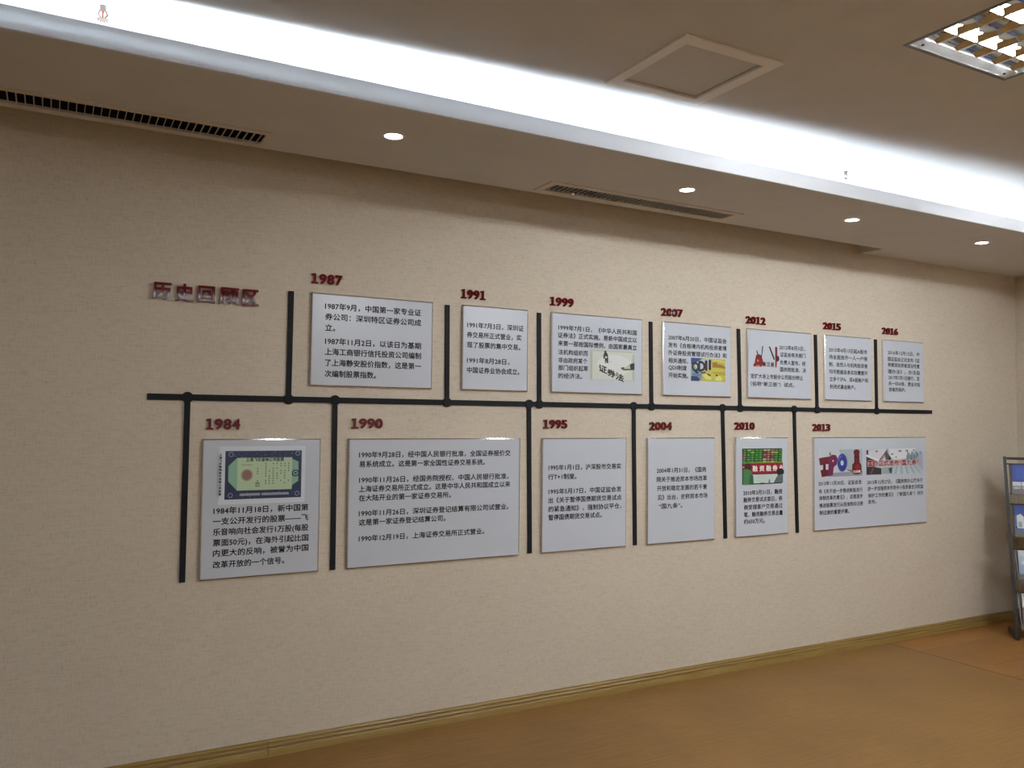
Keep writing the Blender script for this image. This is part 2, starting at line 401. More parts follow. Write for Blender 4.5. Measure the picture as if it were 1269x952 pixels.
# ---- what the panels say (text, x from, x to, height), pictures and year numerals
TEXT = {
 '1987': [
  ('1987年9月，中国第一家专业证', 1.014, 1.458, 1.8729),
  ('券公司：深圳特区证券公司成', 1.015, 1.459, 1.8270),
  ('立。', 1.016, 1.060, 1.7794),
  ('1987年11月2日，以该日为基期', 1.017, 1.460, 1.7213),
  ('上海工商银行信托投资公司编制', 1.017, 1.461, 1.6759),
  ('了上海静安股价指数，这是第一', 1.018, 1.462, 1.6288),
  ('次编制股票指数。', 1.018, 1.248, 1.5808),
 ],
 '1991': [
  ('1991年7月3日，深圳证', 1.694, 1.997, 1.8343),
  ('券交易所正式营业，实', 1.692, 1.985, 1.7880),
  ('现了股票的集中交易。', 1.693, 1.980, 1.7407),
  ('1991年8月28日，', 1.694, 1.920, 1.6676),
  ('中国证券业协会成立。', 1.695, 1.976, 1.6217),
 ],
 '1999': [
  ('1999年7月1日，《中华人民共和国', 2.197, 2.683, 1.8533),
  ('证券法》正式实施。是新中国成立以', 2.195, 2.684, 1.8149),
  ('来第一部按国际惯例，由国家最高立', 2.196, 2.684, 1.7744),
  ('法机构组织而', 2.198, 2.375, 1.7304),
  ('非由政府某个', 2.199, 2.372, 1.6898),
  ('部门组织起草', 2.199, 2.376, 1.6522),
  ('的经济法。', 2.199, 2.341, 1.6120),
 ],
 '2007': [
  ('2007年6月20日，中国证监会', 2.895, 3.313, 1.8428),
  ('发布《合格境内机构投资者境', 2.895, 3.313, 1.8020),
  ('外证券投资管理试行办法》和', 2.895, 3.313, 1.7608),
  ('相关通知，', 2.897, 3.033, 1.7181),
  ('QDII制度', 2.898, 3.024, 1.6805),
  ('开始实施。', 2.898, 3.034, 1.6384),
 ],
 '2012': [
  ('2012年8月3日，', 3.726, 3.939, 1.8304),
  ('证监会有关部门', 3.733, 3.943, 1.7883),
  ('负责人宣布，经', 3.732, 3.943, 1.7420),
  ('国务院批准，决', 3.732, 3.946, 1.7006),
  ('定扩大非上市股份公司股份转让', 3.498, 3.920, 1.6545),
  ('（俗称“新三板”）试点。', 3.498, 3.848, 1.6103),
 ],
 '2015': [
  ('2015年4月13日起A股市', 4.147, 4.495, 1.8370),
  ('场全面放开一人一户限', 4.147, 4.497, 1.7932),
  ('制，自然人与机构投资者', 4.147, 4.498, 1.7483),
  ('均可根据自身实际需要开', 4.149, 4.498, 1.7030),
  ('立多个沪A、深A股账户和', 4.152, 4.501, 1.6577),
  ('封闭式基金账户。', 4.154, 4.384, 1.6114),
 ],
 '2016': [
  ('2016年12月12日，中', 4.695, 5.012, 1.8463),
  ('国证监会正式发布《证', 4.694, 5.012, 1.8041),
  ('券期货投资者适当性管', 4.694, 5.011, 1.7667),
  ('理办法》，办法自', 4.693, 5.011, 1.7239),
  ('2017年7月1日施行，至', 4.699, 5.010, 1.6851),
  ('共一切43条，更全对投', 4.699, 5.015, 1.6462),
  ('资者的保护。', 4.702, 4.867, 1.6077),
 ],
 '1984': [
  ('1984年11月18日，新中国第', 0.576, 0.958, 1.0131),
  ('一支公开发行的股票——飞', 0.575, 0.959, 0.9709),
  ('乐音响向社会发行1万股(每股', 0.576, 0.960, 0.9282),
  ('票面50元)，在海外引起比国', 0.577, 0.961, 0.8855),
  ('内更大的反响，被誉为中国', 0.578, 0.962, 0.8438),
  ('改革开放的一个信号。', 0.579, 0.862, 0.7977),
 ],
 '1990': [
  ('1990年9月28日，经中国人民银行批准，全国证券报价交', 1.178, 1.931, 1.2307),
  ('易系统成立。这是第一家全国性证券交易系统。', 1.179, 1.794, 1.1898),
  ('1990年11月26日，经国务院授权、中国人民银行批准，', 1.180, 1.922, 1.1206),
  ('上海证券交易所正式成立。这是中华人民共和国成立以来', 1.179, 1.932, 1.0818),
  ('在大陆开业的第一家证券交易所。', 1.180, 1.620, 1.0419),
  ('1990年11月26日，深圳证券登记结算有限公司试营业。', 1.181, 1.924, 0.9755),
  ('这是第一家证券登记结算公司。', 1.182, 1.594, 0.9361),
  ('1990年12月19日，上海证券交易所正式营业。', 1.183, 1.795, 0.8657),
 ],
 '1995': [
  ('1995年1月1日，沪深股市交易实', 2.147, 2.586, 1.1557),
  ('行T+1制度。', 2.145, 2.311, 1.1103),
  ('1995年5月17日，中国证监会发', 2.148, 2.588, 1.0377),
  ('出《关于暂停国债期货交易试点', 2.148, 2.590, 0.9949),
  ('的紧急通知》，强制协议平仓，', 2.149, 2.588, 0.9518),
  ('暂停国债期货交易试点。', 2.149, 2.466, 0.9107),
 ],
 '2004': [
  ('2004年1月31日，《国务', 2.820, 3.165, 1.1268),
  ('院关于推进资本市场改革', 2.820, 3.169, 1.0796),
  ('开放和稳定发展的若干意', 2.823, 3.169, 1.0319),
  ('见》出台，史称资本市场', 2.826, 3.173, 0.9841),
  ('“国九条”。', 2.835, 2.995, 0.9372),
 ],
 '2010': [
  ('2010年3月31日，融资', 3.440, 3.747, 0.9872),
  ('融券交易试点首日，券', 3.442, 3.747, 0.9473),
  ('商受理客户交易通过', 3.445, 3.748, 0.9053),
  ('笔，融资融券交易总量', 3.445, 3.750, 0.8640),
  ('约650万元。', 3.445, 3.607, 0.8251),
 ],
 '2013': [
  ('2013年11月30日，证监会发', 4.050, 4.436, 1.0226),
  ('布《关于进一步推进新股发行', 4.053, 4.444, 0.9746),
  ('体制改革的意见》，这是逐步', 4.056, 4.445, 0.9347),
  ('推进股票发行从核准制向注册', 4.057, 4.448, 0.8900),
  ('制过渡的重要步骤。', 4.058, 4.320, 0.8471),
  ('2013年12月27日，《国务院办公厅关于', 4.489, 5.034, 1.0179),
  ('进一步加强资本市场中小投资者合法权益', 4.492, 5.037, 0.9778),
  ('保护工作的意见》（“新国九条”）对外', 4.495, 5.038, 0.9349),
  ('发布。', 4.494, 4.572, 0.8958),
 ],
}
PICTURE = {
 '1984': [(0.592, 0.942, 1.037, 1.272)],
 '1999': [(2.389, 2.669, 1.597, 1.753)],
 '2007': [(3.054, 3.303, 1.613, 1.740)],
 '2012': [(3.515, 3.712, 1.708, 1.835)],
 '2010': [(3.431, 3.745, 1.034, 1.239)],
 '2013': [(4.055, 4.445, 1.062, 1.230), (4.481, 5.032, 1.065, 1.228)],
}
YEAR = {
 '1987': (0.951, 1.092, 1.9897, 0.0435),
 '1991': (1.660, 1.794, 1.9805, 0.0407),
 '1999': (2.150, 2.293, 1.9833, 0.0444),
 '2007': (2.852, 3.004, 1.9795, 0.0437),
 '2012': (3.468, 3.625, 1.9773, 0.0442),
 '2015': (4.107, 4.265, 1.9830, 0.0431),
 '2016': (4.651, 4.809, 1.9847, 0.0464),
 '1984': (0.537, 0.675, 1.3619, 0.0437),
 '1990': (1.140, 1.288, 1.3685, 0.0447),
 '1995': (2.117, 2.261, 1.3706, 0.0434),
 '2004': (2.776, 2.930, 1.3640, 0.0450),
 '2010': (3.381, 3.537, 1.3669, 0.0443),
 '2013': (4.011, 4.165, 1.3612, 0.0442),
}

PANEL = {  # x0, x1 of each board; the two rows share their heights
 '1987': (.954, 1.518), '1991': (1.668, 2.0235), '1999': (2.158, 2.723), '2007': (2.860, 3.349), '2012': (3.474, 3.993), '2015': (4.110, 4.5375), '2016': (4.650, 5.056),
 '1984': (.5275, 1.0075), '1990': (1.1295, 1.986), '1995': (2.109, 2.622), '2004': (2.757, 3.229), '2010': (3.381, 3.797), '2013': (4.011, 5.0735)}
TOPROW = ('1987', '1991', '1999', '2007', '2012', '2015', '2016')
LOOK = {
 '1987': 'grey-white text panel under the red 1987, top row, two paragraphs of large black print',
 '1991': 'narrow grey-white text panel under the red 1991 with two short paragraphs',
 '1999': 'grey-white panel under the red 1999 with a picture of a tiny figure and a pen',
 '2007': 'grey-white panel under the red 2007 with a small blue and yellow picture',
 '2012': 'grey-white panel under the red 2012 with a red and black emblem in its upper left',
 '2015': 'grey-white text-only panel under the red 2015, second from the right in the top row',
 '2016': 'grey-white text-only panel under the red 2016 at the right end of the top row',
 '1984': 'grey panel under the red 1984 with a green and navy share certificate',
 '1990': 'wide grey text panel under the red 1990 with four paragraphs and no picture',
 '1995': 'tall grey text panel under the red 1995 with two paragraphs in its lower half',
 '2004': 'tall grey panel under the red 2004 with five short lines of black print',
 '2010': 'narrow tall grey panel under the red 2010 with a red banner and green board picture',
 '2013': 'wide grey panel under the red 2013 with two pictures side by side'}

# ---- year numerals
for yr, (x0, x1, zc, h) in YEAR.items():
    t = thing('year_numerals', 'raised dark red numerals reading %s fixed above the panel of that year' % yr, 'numerals', ((x0 + x1) / 2, WY, zc - .022), 'red year numerals on the wall')
    h = .0445; pitch = (x1 - x0) / 4
    for k, ch in enumerate(yr):
        a = x0 + k * pitch + .0015; b = a + pitch - .003
        bm = bmesh.new(); z0, z1 = zc - h / 2, zc + h / 2; ya, yb = WY - .009, WY + .001
        if ch == '1':
            m_ = (a + b) / 2
            prism(bm, [(a + .002, z0), (b - .001, z0), (b - .001, z0 + .0075), (m_ + .0055, z0 + .0075), (m_ + .0055, z1), (m_ - .003, z1), (a + .003, z1 - .003), (a + .003, z1 - .0105), (m_ - .0045, z1 - .0085), (m_ - .0045, z0 + .0075), (a + .002, z0 + .0075)], ya, yb, 'y')
            obj('digit', bm, M_RED, t)
        else:
            solid_glyph(bm, ch, a, b, z0, z1, ya, yb, .0026); obj('digit', bm, M_RED, t, recalc=False)

# ---- pictures printed on the boards: layers of flat colour in the unit square of the picture
def E_(cx, cy_, rx, ry, n=20): return [(cx + rx * math.cos(2 * math.pi * k / n), cy_ + ry * math.sin(2 * math.pi * k / n)) for k in range(n)]
def B_(x0, y0, x1, y1): return [(x0, y0), (x1, y0), (x1, y1), (x0, y1)]
def picture(rect, layers, y, parent, label=None):
    x0, x1, z0, z1 = rect; mats = []; bm = bmesh.new()
    def mi(c):
        m = ink(c)
        if m not in mats: mats.append(m)
        return mats.index(m)
    for k, L in enumerate(layers):
        yy = y - .00006 * k
        if L[0] == 'T':           # ('T', colour, string, u0, u1, v centre, size in v, shear)
            _, c, s, u0, u1, vc, sz, *sh = L
            sh = sh[0] if sh else 0
            fn = (lambda p: (p[0], p[1] + (p[0] - (x0 + u0 * (x1 - x0))) * sh)) if sh else None
            write(bm, s, x0 + u0 * (x1 - x0), x0 + u1 * (x1 - x0), z0 + vc * (z1 - z0), sz * (z1 - z0), yy, mi(c), .045, fn=fn)
        else:
            c, pts = L
            f = bm.faces.new([bm.verts.new((x0 + p[0] * (x1 - x0), yy, z0 + p[1] * (z1 - z0))) for p in pts]); f.material_index = mi(c)
    face_up(bm)
    o = obj('picture', bm, mats, parent, recalc=False)
    if label: o['label'] = label
    return o
rnd = random.Random(11)
def certificate():
    navy = (.022, .034, .095); green = (.24, .46, .33); pale = (.46, .60, .40); L = []
    L += [((.62, .68, .74), B_(0, 0, 1, 1)), (navy, B_(.07, .085, .955, .92))]
    for k in range(60):
        x, y = rnd.uniform(.08, .94), rnd.choice([rnd.uniform(.10, .2), rnd.uniform(.80, .91)])
        L.append(((.12, .16, .30), B_(x, y, x + .012, y + .012)))
    L.append((green, [(.105, .40), (.20, .245), (.80, .255), (.915, .38), (.915, .72), (.80, .80), (.20, .80), (.105, .66)]))
    L.append((pale, B_(.205, .235, .84, .80)))
    L.append(('T', (.05, .10, .09), '上海飞乐音响公司股票', .30, .74, .765, .07))
    L.append(((.36, .42, .24), B_(.25, .665, .375, .69)))
    L.append(((.36, .30, .17), E_(.315, .50, .068, .105))); L.append(((.27, .16, .13), E_(.315, .50, .052, .082)))
    L.append(((.10, .14, .10), B_(.415, .295, .46, .37))); L.append(((.4, .52, .36), B_(.423, .308, .452, .357)))
    for x in (.43, .525, .565, .61, .655, .70, .745, .79):
        for k in range(9):
            if rnd.random() < .68:
                y = .34 + k * .043; L.append(((.10, .16, .12), B_(x, y, x + .012, y + .024)))
    L.append((navy, E_(.88, .52, .045, .06))); L.append((green, E_(.88, .52, .030, .04))); L.append((navy, B_(.865, .505, .895, .535)))
    for y, w in ((.155, .54),):
        L.append(((.42, .48, .55), B_(.24, .145, .80, .185))); L.append((navy, B_(.47, .145, .485, .185)))
        for k in range(26): L.append((navy, B_(.25 + k * .021, .15, .256 + k * .021, .18)))
    for cx, cy_ in ((.13, .86), (.13, .16), (.90, .87), (.90, .16)):
        L.append(((.20, .25, .40), E_(cx, cy_, .030, .045, 8))); L.append((navy, E_(cx, cy_, .02, .03, 8)))
    for k, ch in enumerate('上海飞乐音响股份有限公司股票'):
        L.append(('T', (.02, .02, .03), ch, .0, .028, .86 - k * .052, .045))
    return L
def law_picture():
    L = [((.56, .60, .55), B_(0, 0, 1, 1)), ((.40, .46, .33), [(0, 0), (.05, .04), (.05, .94), (0, 1)]), ((.42, .48, .36), [(1, 0), (.955, .05), (.95, .85), (1, 1)])]
    L += [((.44, .49, .38), [(0, 1), (.05, .95), (.95, .95), (1, 1)]), ((.48, .53, .46), [(0, 0), (.06, .035), (.94, .035), (1, 0)]), ((.64, .67, .65), E_(.55, .52, .40, .34, 32))]
    blk = (.014, .022, .018)
    L += [(blk, E_(.335, .945, .025, .04, 12)), (blk, [(.29, .82), (.31, .91), (.335, .93), (.375, .91), (.395, .83), (.40, .72), (.29, .72)]), ((.45, .48, .42), E_(.35, .77, .03, .035, 12)),
          (blk, [(.325, .72), (.40, .72), (.40, .575), (.365, .575), (.362, .64), (.35, .64), (.352, .575), (.325, .575)]), ((.40, .45, .42), [(.41, .60), (.48, .62), (.47, .635), (.41, .625)])]
    L += [('T', blk, '证', .19, .37, .42, .25, -.30), ('T', blk, '券', .38, .56, .29, .25, -.30), ('T', blk, '法', .57, .75, .17, .25, -.30)]
    L += [((.48, .53, .36), [(.76, .43), (.90, .60), (1, .62), (1, .38), (.78, .37)]), (blk, [(.68, .44), (.76, .47), (.77, .42), (.70, .40)]), (blk, [(.92, .60), (1, .62), (1, .39), (.74, .36), (.70, .40), (.91, .42), (.89, .53)])]
    return L
def qdii_picture():
    Y = (.50, .46, .07); L = [(Y, B_(0, 0, 1, 1)), ((.03, .06, .25), [(0, 1), (.34, 1), (.20, .86), (.06, .70), (0, .70)]), ((.20, .30, .40), [(0, .70), (.3, .42), (.34, .16), (.26, 0), (0, 0)]),
        ((.42, .52, .58), [(.12, .78), (.30, .93), (.56, .98), (.60, .60), (.30, .42), (.12, .60)]), ((.02, .04, .12), [(0, .20), (.16, .22), (.26, .10), (.22, 0), (0, 0)]), ((.12, .2, .3), [(0, .30), (.14, .36), (.3, .28), (.28, .18), (.1, .2)])]
    L += [((.30, .17, .035), [(.62, .62), (.62, .84), (.76, .86), (.76, .78), (.9, .76), (1, .66), (1, .58), (.8, .62)]), ((.58, .56, .16), [(.60, .92), (.95, .86), (1, .80), (1, .90), (.8, .97), (.6, .98)]), ((.42, .34, .04), [(.58, .42), (1, .45), (1, .28), (.7, .30)])]
    L += [((.58, .66, .22), [(.70, .05), (.72, .24), (.84, .26), (.92, .14), (.86, .03)]), ((.60, .62, .20), [(.32, .28), (.46, .33), (.60, .18), (.56, .06), (.42, .10)]), ((.02, .02, .01), E_(.745, .27, .035, .035, 10)), ((.03, .03, .01), [(.44, .36), (.56, .30), (.57, .22), (.48, .28)])]
    L += [('T', (.015, .015, .02), 'Q', .03, .22, .62, .56), ('T', (.02, .015, .03), 'D', .22, .40, .66, .62), ('T', (.05, .01, .02), 'I', .41, .46, .70, .60), ('T', (.02, .012, .012), 'I', .52, .565, .74, .60)]
    L.append(((.02, .02, .02), [(.27, .38), (.42, .42), (.42, .36), (.30, .33)]))
    return L
def board_picture():
    k_ = (.012, .012, .014); R_ = (.20, .012, .014); blk = (.006, .008, .008)
    L = [(R_, [(0, .03), (.14, .03), (.155, .30), (.30, .30), (.30, .03), (0, .0)])] if False else []
    L += [(R_, [(.05, .09), (.43, .09), (.40, .30), (.33, .55), (.13, .55), (.09, .33)]), ((.20, .008, .012), [(0.02, .02), (.36, .02), (.36, .16), (.02, .14)]),
          ((.62, .25, .2), E_(.20, .29, .035, .06, 10)), ((.7, .4, .36), B_(.13, .045, .28, .075)), (blk, [(.13, .86 - .12), (.16, .76), (.21, .60), (.17, .57)]), ((.04, .01, .012), [(.17, .57), (.27, .60), (.26, .54), (.17, .53)])]
    L += [(blk, [(.37, .96), (.41, .97), (.345, .36), (.315, .36)]), (blk, [(.63, .97), (.69, .96), (.885, .40), (.835, .36)])]
    L += [(R_, [(.89, .97), (.985, .97), (.985, .56), (1.05, .50), (1.05, .35), (.97, .28), (.95, .02), (.90, .02)]), ((.05, .006, .01), [(.93, .55), (1.04, .56), (1.07, .42), (1.03, .30), (.95, .34)])]
    L += [('T', (.06, .01, .015), '新', .40, .52, .14, .22), ('T', blk, '三', .55, .69, .14, .22), ('T', (.06, .01, .015), '板', .72, .85, .14, .22)]
    return L
def banner_picture():
    dk = (.008, .03, .012); L = [(dk, B_(0, 0, 1, 1))]
    for j in range(6):
        for i in range(10):
            u, v = .01 + i * .099, .61 + j * .064
            c = (.03, .22, .035)
            if 4 < i < 8: c = (.35, .05, .08) if j % 2 else (.20, .03, .10)
            if rnd.random() < .15: c = (.30, .42, .12)
            if i == 0 and 1 < j < 4: c = (.40, .02, .16)
            L.append((c, B_(u, v, u + .08 + .012 * (i % 2), v + .045)))
            if i % 2 == 0 or j % 2: L.append(((.55, .62, .42) if i in (5, 6) else (.20, .44, .14), B_(u + .02, v + .012, u + .06, v + .028)))
    L += [((.25, .4, .05), B_(0, .595, 1, .61)), ((.27, .010, .024), B_(0, .29, 1, .595)), ((.16, .006, .015), B_(.2, .275, .86, .30))]
    for s, u in (('融', .24), ('资', .41), ('融', .58), ('券', .74)): L.append(('T', (.72, .70, .68), s, u, u + .115, .44, .17))
    L.append(('T', (.72, .70, .68), '业', .91, 1.0, .45, .15)); L.append(((.7, .66, .64), [(0, .50), (.05, .485), (.0, .47)]))
    L += [((.48, .60, .57), B_(.24, .03, .86, .275)), ((.02, .02, .02), B_(.42, .0, .53, .04)), ((.10, .20, .18), [(.63, .02), (.64, .13), (.66, .13), (.68, .02)])]
    L += [((.05, .015, .02), E_(.12, .50, .09, .10, 16)), ((.06, .20, .08), [(0, 0), (.25, 0), (.25, .24), (.20, .38), (.10, .44), (0, .42)]), ((.03, .11, .05), [(.15, 0), (.26, 0), (.25, .22), (.17, .30)]),
          (k0, E_(.94, .33, .09, .10, 16)), ((.10, .14, .16), [(.76, .03), (.82, .16), (.88, .25), (1, .27), (1, .03)])]
    return L
k0 = (.008, .01, .012)
def ipo_picture():
    rd = (.125, .010, .015); dr = (.05, .006, .009)
    L = [((.50, .56, .60), B_(0, 0, 1, 1)), ((.36, .43, .48), [(.45, .98), (1, 1), (1, 0), (.60, .35)]), ((.28, .30, .36), [(.2, 0), (1, 0), (1, .18), (.30, .14)]), ((.16, .17, .20), [(.60, .28), (.80, .20), (.84, .10), (.66, .20)]), ((.52, .58, .62), [(0, 0), (.04, 0), (.04, 1), (0, 1)])]
    L += [(rd, [(.0, .68), (.22, .73), (.24, .46), (.15, .46), (.15, .26), (.28, .26), (.28, .04), (.06, .0), (.03, .24), (.09, .27), (.09, .43), (.02, .42)]), (dr, [(.09, .43), (.15, .46), (.15, .26), (.09, .27)]),
          ((.15, .012, .075), [(.22, .72), (.30, .80), (.38, .78), (.42, .66), (.40, .44), (.33, .34), (.31, .06), (.20, .02), (.21, .46)]), ((.62, .55, .55), E_(.315, .57, .018, .04, 8)), ((.02, .05, .04), [(.23, .78), (.25, .93), (.27, .78)])]
    L += [((.035, .06, .33), E_(.525, .50, .115, .33, 28)), ((.07, .13, .50), E_(.49, .62, .05, .13, 16)), ((.02, .035, .22), E_(.535, .47, .08, .25, 24)), ((.52, .60, .66), E_(.52, .49, .037, .10, 16))]
    L += [(rd, E_(.86, .87, .075, .11, 20)), (rd, [(.80, .82), (.92, .82), (.93, .50), (.97, .40), (.975, .12), (.86, .05), (.75, .12), (.755, .42), (.80, .50)]), (dr, [(.80, .72), (.92, .72), (.92, .66), (.80, .66)]), (dr, E_(.86, .11, .10, .06, 16)), ((.26, .02, .03), E_(.87, .33, .06, .10, 14)),
          ('T', (.68, .55, .55), '注册制', .79, .945, .16, .11), ((.45, .35, .25), B_(.765, .11, .79, .20))]
    return L
def road_picture():
    L = [((.44, .52, .57), B_(0, 0, 1, 1)), ((.60, .62, .68), [(0, .9), (.1, .96), (.34, 1), (.36, .6), (.2, .5), (0, .72)]), ((.66, .69, .72), [(.4, 1), (.88, 1), (.7, .62), (.5, .55), (.4, .7)]),
         ((.03, .03, .04), [(0, .70), (.13, .58), (.14, .30), (.26, .24), (.26, 0), (0, 0)]), ((.70, .72, .75), [(0, .75), (.12, .60), (.22, .55), (.22, .60), (.1, .68), (0, .79)]), ((.05, .06, .07), B_(0, .78, .035, .95)),
         ((.09, .07, .08), [(.36, 1), (.37, .84), (.43, .64), (.42, .55), (.34, .55), (.32, .70), (.24, .55), (.22, .58), (.31, .82)]), ((.40, .25, .28), [(.24, .57), (.31, .78), (.33, .72), (.27, .53)]), ((.02, .02, .025), [(.40, .72), (.435, .62), (.42, .54), (.37, .6)]),
         ((.30, .36, .37), B_(.27, .02, .44, .27)), ((.04, .05, .06), [(.38, .22), (.45, .28), (.44, .04), (.41, .03)]), ((.22, .05, .05), [(.08, .02), (.13, .26), (.11, .28), (.06, .04)])]
    for u, v, w in ((.42, .80, .05), (.55, .92, .07), (.68, .93, .06), (.50, .68, .03), (.82, .95, .03), (.15, .92, .05), (.86, .84, .04)): L.append(((.10, .16, .20), [(u, v), (u + w, v + .02), (u + w * .8, v - .05), (u + .01, v - .04)]))
    for k in range(16): u = .70 + k * .019; L.append(((.06, .14, .20) if k % 3 else (.24, .32, .40), B_(u, .52 + (k % 4) * .02, u + .014, .74 + .05 * ((k * 7) % 4))))
    for k in range(9): u = .48 + k * .058; L.append(((.52, .58, .62) if k % 2 else (.34, .42, .46), [(u, 0), (u + .03, 0), (.60 + (u - .6) * .5 + .015, .48), (.60 + (u - .6) * .5, .48)]))
    L.append(((.38, .40, .48), [(1, .10), (.86, .50), (.93, .75), (1, .85)]))
    red = (.27, .006, .008); wh = (.80, .66, .66)
    for c, d in ((wh, .012), (wh, -.012), (red, 0)):
        L.append(('T', c, '国办正式发布“国九条”', .02 + d * .3, .92 + d * .3, .44 + d, .235))
    return L
PICS = {'1984': [(certificate, 'navy and green share certificate print')], '1999': [(law_picture, 'pale green print of a tiny figure, black characters and a pen')], '2007': [(qdii_picture, 'blue and yellow print with dark capitals')],
        '2012': [(board_picture, 'red and black emblem')], '2010': [(banner_picture, 'print of a red banner under a green quote board')], '2013': [(ipo_picture, 'print of red and blue block letters'), (road_picture, 'grey-blue collage print with red characters')]}

# ---- the panels
TSIZE = {'1987': .0315, '1991': .0300, '1999': .0285, '2007': .0290, '2012': .0285, '2015': .0290, '2016': .0285, '1984': .0300, '1990': .0295, '1995': .0300, '2004': .0300, '2010': .0300, '2013': .0285}
for yr, (x0, x1) in PANEL.items():
    z0, z1 = (1.5275, 1.928) if yr in TOPROW else (.739, 1.3025)
    t = thing('info_panel', LOOK[yr], 'wall panel', ((x0 + x1) / 2, WY, z0), 'timeline panels, top row' if yr in TOPROW else 'timeline panels, bottom row')
    YF = WY - .014; e = .0055
    bm = bmesh.new(); box(bm, x0 + e * .7, x1 - e * .7, YF, WY - .004, z0 + e * .7, z1 - e * .7); obj('board', bm, M_BOARD, t)
    # mirror-polished bevelled rim
    bm = bmesh.new()
    def ring(d, y): return [bm.verts.new((x0 + d, y, z0 + d)), bm.verts.new((x1 - d, y, z0 + d)), bm.verts.new((x1 - d, y, z1 - d)), bm.verts.new((x0 + d, y, z1 - d))]
    R1, R2, R3, R4 = ring(0, WY + .001), ring(0, YF + .003), ring(e, YF - .0006), ring(e, WY - .003)
    for A, Bq in ((R1, R2), (R2, R3), (R3, R4), (R4, R1)):
        for k in range(4): bm.faces.new((A[k], A[(k + 1) % 4], Bq[(k + 1) % 4], Bq[k]))
    obj('rim', bm, M_EDGE, t)['label'] = 'mirror-polished rim'
    bm = bmesh.new()
    for s, a, b, zc in TEXT[yr]:
        write(bm, s, a, b, zc, TSIZE[yr], YF - .0003, 0, .026)
    face_up(bm)
    obj('lettering', bm, M_INK, t, recalc=False)['label'] = 'black Chinese print'
    for (fn, lab), rect in zip(PICS.get(yr, []), PICTURE.get(yr, [])):
        picture(rect, fn(), YF - .0003, t, lab)

# ================================================================== ceiling fittings
def louver(x, y, label):
    t = thing('louver_light', label, 'ceiling light', (x, y, ZC), 'square louver lights')
    h = .28; zi = ZC + .040; w = .264
    bm = bmesh.new()      # thin flange round the opening
    slab(bm, x - h, x + h, y - h, y + h, ZC - .002, ZC + .001, [(x - h + .013, x + h - .013, y - h + .013, y + h - .013)])
    obj('frame', bm, M_FLANGE, t)
    bm = bmesh.new()      # housing box above, flat margins beside the troughs
    box(bm, x - w, x + w, y - w, y + w, zi, zi + .004)
    for s in (-1, 1):
        box(bm, x + s * w - .002, x + s * w + .002, y - w, y + w, ZC - .001, zi)
        box(bm, x - w, x + w, y + s * w - .002, y + s * w + .002, ZC - .001, zi)
        prism(bm, [(y + s * .2625, ZC - .0005), (y + s * .2625, ZC + .002), (y + s * .2200, ZC + .0055), (y + s * .2200, ZC + .0035)], x - w + .002, x + w - .002, 'x')
    obj('housing', bm, M_HOUSE, t)
    troughs = (y + .147, y, y - .147)
    for ty in troughs:
        bm = bmesh.new(); cyl(bm, (x - .252, ty, ZC + .0095), (x + .252, ty, ZC + .0095), .0085, seg=16)
        obj('tube', bm, M_TUBE, t, smooth=True)
    bm = bmesh.new()      # long V reflectors between the tubes
    for ry in (y - .2205, y - .0735, y + .0735, y + .2205):
        n = 8; L, Rr = [], []
        for k in range(n + 1):
            q = k / n; ww = .002 + .050 * q
            L.append((ry - ww, ZC + .008 + .009 * q ** 2)); Rr.append((ry + ww, ZC + .008 + .009 * q ** 2))
        prism(bm, L + Rr[::-1], x - .261, x + .261, 'x')
    obj('reflector', bm, M_ALU, t, smooth=False)
    bm = bmesh.new()      # curved cross blades
    for k in range(5):
        bx = x - .190 + .1045 * k; n = 6; L, Rr = [], []
        for j in range(n + 1):
            q = j / n; ww = .0012 + .026 * q
            L.append((bx - ww, ZC - .0012 + BLADE * q ** 1.6)); Rr.append((bx + ww, ZC - .0012 + BLADE * q ** 1.6))
        for ty in troughs: prism(bm, L + Rr[::-1], ty - .070, ty + .070, 'y')
    obj('cross_blade', bm, M_ALU, t)
    for sx in (-1, 1):
        for s in (-1, 1):
            bm = bmesh.new(); cyl(bm, (x + sx * .225, y + s * .246, ZC + .001), (x + sx * .225, y + s * .246, ZC - .002), .005, seg=12); obj('screw', bm, M_DARK, t)
for k, (x, y) in enumerate(LAMPS[:1]): louver(x, y, 'square recessed ceiling light with bright mirror louvers at the upper right corner')

# lamps of the same kind further along; leftmost added to brighten the wall's left
for (x, y), lab in zip(LAMPS[1:], ('square mirror-louver light on the ceiling nearest the brochure rack', 'added square mirror-louver light behind the camera, furthest left, brightening the wall',
        'square mirror-louver light behind the camera, middle of the row', 'square mirror-louver light behind the camera, furthest right')): louver(x, y, lab)

def downlight(x, y, label):
    t = thing('downlight', label, 'downlight', (x, y, ZS), 'recessed downlights in the soffit')
    bm = bmesh.new(); lathe(bm, [(.0435, ZS + .0005), (.0435, ZS - .002), (.0405, ZS - .0042), (.0345, ZS - .0042), (.0325, ZS - .001), (.0325, ZS + .0005)], x, y, close=True)
    obj('trim_ring', bm, M_WHITE, t, smooth=True)
    bm = bmesh.new(); r = lathe(bm, [(.0325, ZS + .0002), (.0325, ZS - .0012), (.02, ZS - .0022)], x, y); bm.faces.new(r[-1]); bm.faces.new(r[0])
    obj('lens', bm, M_DOWN, t)
for (x, y), lab in zip([(1.103, 2.955), (2.544, 2.958), (3.671, 2.958), (4.785, 2.945)],
        ['round downlight glowing in the soffit between the two air vents', 'round downlight just above the right end of the second air vent', 'round downlight between the vent and the slot end, second from the right', 'round downlight nearest the right wall of the room']):
    downlight(x, y, lab)
downlight(5.40, .56, 'added round downlight in the unseen right soffit, reflected in the 2007 numerals')  # added out of view to put a white reflection in the 2007 numerals

